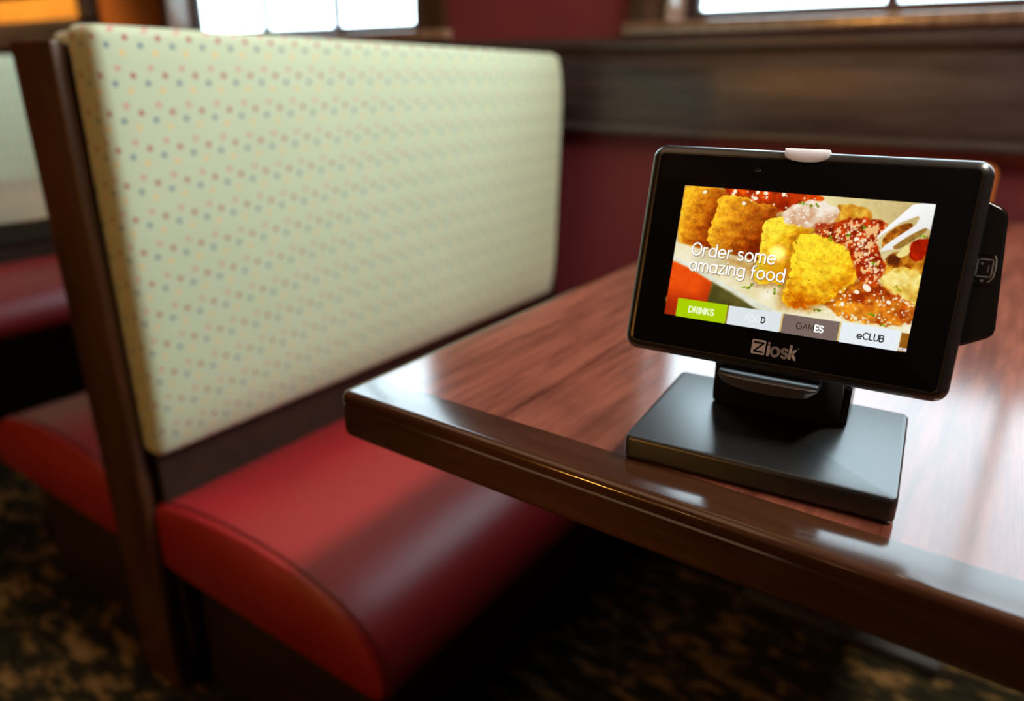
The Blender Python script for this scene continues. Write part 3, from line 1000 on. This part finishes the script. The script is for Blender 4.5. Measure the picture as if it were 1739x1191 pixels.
    def scatter(P, n, rmin, rmax, col, seed, a=.9):
        g = np.random.default_rng(seed)
        P = np.array(P)
        lo, hi = P.min(0), P.max(0)
        S_ = sdf(P)
        k = 0
        while k < n:
            x, y = g.uniform(lo[0], hi[0]), g.uniform(lo[1], hi[1])
            ix, iy = int((x + W_ / 2) / W_ * (nx - 1)), int((y + H_ / 2) / H_ * (ny - 1))
            if not (0 <= ix < nx and 0 <= iy < ny):
                k += 1
                continue
            if S_[iy, ix] > 0:
                r = g.uniform(rmin, rmax) * g.uniform(.5, 1)
                blob(x, y, r, np.array(col) * g.uniform(.9, 1.02), a, g.uniform(1, 1.9), g.uniform(0, 3.1))
                k += 1
    CH = (252, 240, 216)
    scatter(sauce_top, 20, .4, 1.3, CH, 1)
    scatter(cap3, 46, .4, 1.3, (250, 240, 226), 2)
    scatter(sauce, 80, .35, 1.15, (248, 222, 190), 3)
    scatter([(28, 24), (36, 28), (42, 22), (50, 8), (55, 2), (50, 0), (44, 10), (36, 20)], 50, .4, 1.4, (250, 226, 200), 33)
    scatter(glaze, 95, .3, 1.25, (250, 232, 200), 4)
    scatter([(22, -26), (50, -28), (78, -24), (78, -34), (50, -36), (30, -33)], 60, .4, 1.4, (246, 236, 208), 5)
    for x, y in [(-35.1, 36.5), (-42.3, 43.8), (-27.4, 44.4), (-22.1, 44.2), (-28.3, 40.3), (-10.8, 44.3), (43.5, -12.5), (36.5, -21.3), (62.3, -16.4), (37.7, 20.3), (-62.5, 41.9)]:
        blob(x, y, 1.5, CH, .95, 1.3, x)
    blob(48.6, -9.2, 2.9, CH, .95, 1.6, -.7)
    gr = np.random.default_rng(9)
    for x, y in [(22.4, 18.3), (32.6, 22.3), (41, 26.7), (49.9, 6.9), (-24.5, -19.3), (-2.4, -15.7), (-42.6, -12.9), (-20.6, -16.9), (-6.8, -20.1), (21.8, -26.7), (53.8, -25.4), (63.1, -30.6), (66.1, -7.2), (74, 25.6), (8.9, 38.6), (2.5, 39.5)]:
        for _ in range(6):
            blob(x + gr.normal() * 1.3, y + gr.normal() * .7, gr.uniform(.35, .95), (112 + gr.integers(-40, 40), 138 + gr.integers(-30, 30), 24), .85, gr.uniform(1, 2), gr.uniform(0, 3))
    for P, n, sd in ((r4, 34, 6), (r2, 14, 7), (r1, 8, 8), (r3, 14, 9)):
        scatter(P, n, .2, .6, (116, 66, 10), sd, .7)

    # deepen the tones of the photograph, with a fine crust grain
    g0 = img / 255
    hue = np.clip((g0.max(-1) - g0.min(-1)) / np.maximum(g0.max(-1), .01) * 1.6 - .25, 0, 1)
    hue = hue * np.where((Xg < -8) & (Yg < -4 - .55 * (Xg + 77) * .78), .12, 1.0)
    g0 = g0 * (0.99 + hue * (.34 * (fbm(1.3, 170) - .5) + .30 * (fbm(3.2, 180) - .5)))[..., None]
    lum = g0.mean(-1, keepdims=True)
    g0 = np.clip(lum + (g0 - lum) * 1.06, 0, 1.05)
    g0 = np.clip(g0, 0, 1)
    img[:] = 255 * np.clip(g0 * .55 + .45 * (g0 * g0 * (3 - 2 * g0)), 0, 1)

    # buttons along the bottom
    def rect(x0, x1, y0, y1, col):
        put(np.minimum(np.minimum(Xg - x0, x1 - Xg), np.minimum(Yg - y0, y1 - Yg)) / .35 + .5, col)
    put((Yg < -32.6) * (Xg > -69) * (Xg < 72) * .55, (206, 160, 50))
    put((Yg < -45.0) * 1.0, (20, 18, 12))
    leaf = np.clip((np.abs(np.sin(Xg * .8 + 6 * fbm(14, 150) + Yg * .5)) < .10) * 1.0, 0, 1) * .25
    rect(-68.8, -34.2, -46, -32.5, (170, 206, 2))
    rect(-33.1, 1.5, -46, -32.7, grad((222, 230, 234), (196, 206, 212), leaf))
    rect(2.6, 37.2, -46, -32.7, grad((122, 104, 96), (96, 80, 72), leaf * 2))
    rect(38.3, 72.2, -46, -32.6, grad((232, 240, 246), (206, 214, 220), leaf))
    put((Xg > 72.6) * (Yg < -33.5) * 1.0, grad((120, 66, 10), (196, 128, 40), fbm(6, 161)))
    # soft dark halo behind the white heading, as on the screen
    halo = np.clip(sdf([(-66, 12), (-8, 8), (-1, 1), (2, -13), (-12, -16), (-40, -16), (-67, -14)]) / 8, 0, 1) * .12
    put(halo, (70, 40, 10))

    img8 = np.clip(img, 0, 255) / 255
    linimg = np.where(img8 <= .04045, img8 / 12.92, ((img8 + .055) / 1.055) ** 2.4)
    co = np.stack([Xg * MM, Yg * MM, np.full_like(Xg, 0.12 * MM)], -1).reshape(-1, 3)
    idx = np.arange(nx * ny).reshape(ny, nx)
    q = np.stack([idx[:-1, :-1], idx[:-1, 1:], idx[1:, 1:], idx[1:, :-1]], -1).reshape(-1, 4)
    me = bpy.data.meshes.new('display')
    me.vertices.add(len(co)); me.vertices.foreach_set('co', co.ravel())
    me.loops.add(q.size); me.loops.foreach_set('vertex_index', q.ravel())
    me.polygons.add(len(q)); me.polygons.foreach_set('loop_start', np.arange(0, q.size, 4))
    me.update()
    at = me.color_attributes.new('picture', 'FLOAT_COLOR', 'POINT')
    at.data.foreach_set('color', np.concatenate([linimg.reshape(-1, 3), np.ones((nx * ny, 1))], 1).ravel().astype(np.float32))
    k = NT('lit_display')
    a = k.n('ShaderNodeAttribute', attribute_name='picture')
    k.set((0.0, 0.0, 0.0), 0.02, 0.4)
    k.link(a.outputs['Color'], k.b.inputs['Emission Color'])
    k.b.inputs['Emission Strength'].default_value = 1.0
    me.materials.append(k.m)
    o = bpy.data.objects.new('display', me)
    COL.objects.link(o)
    o.parent = cover
    o['label'] = 'lit screen showing breaded ravioli with sauce, a fork and four buttons'
    return o


disp = screen_picture()
E_WHITE = lit_mat('screen_white', (1.0, 1.0, 1.0))
E_PALE = lit_mat('screen_pale', lin((240, 243, 246)))
E_DARK = lit_mat('screen_dark', lin((40, 34, 34)))
E_BROWN = lit_mat('screen_brown', lin((70, 52, 44)))
E_LIME = lit_mat('screen_light_lime', lin((240, 250, 200)))
E_SHADE = lit_mat('screen_text_shade', lin((150, 110, 50)))
ZT_ = 0.20
heading = word('Order some', -64.6, -1.4, 8.3, 0.24, 55.8) + word('amazing food', -64.6, -12.2, 8.3, 0.24, 63.2)


def shifted(st, dx, dy):
    return [[(x + dx, y + dy) for x, y in s] for s in st]


disp.parent = tab
disp.matrix_local = MH
flat_obj('heading_shadow', strokes_bm(shifted(heading, .3, -.35), 0.16, 1.35), E_SHADE, disp)
flat_obj('heading', strokes_bm(heading, ZT_, 1.0), E_WHITE, disp)
flat_obj('button_text', strokes_bm(word('DRINKS', -60.0, -41.2, 4.0, 0.28, 17.2), ZT_, 0.95), E_LIME, disp)
fd = word('FOOD', -20.9, -41.0, 3.9, 0.24, 12.4)
flat_obj('button_text', strokes_bm(fd[:4], ZT_, 0.55), E_PALE, disp)
flat_obj('button_text', strokes_bm(fd[4:], ZT_, 0.75), E_DARK, disp)
gm = word('GAMES', 11.6, -41.2, 4.0, 0.2, 16.4)
flat_obj('button_text', strokes_bm(gm[:4], ZT_, 0.6), E_BROWN, disp)
flat_obj('button_text', strokes_bm(gm[4:], ZT_, 1.0), E_WHITE, disp)
flat_obj('button_text', strokes_bm(word('eCLUB', 48.4, -41.3, 4.0, 0.2, 15.2), ZT_, 0.75), E_DARK, disp)
flat_obj('corner_text', strokes_bm(word('ZIOSK', 72.9, -44.6, 1.5, 0.25, 4.2), ZT_, 0.35), E_PALE, disp)
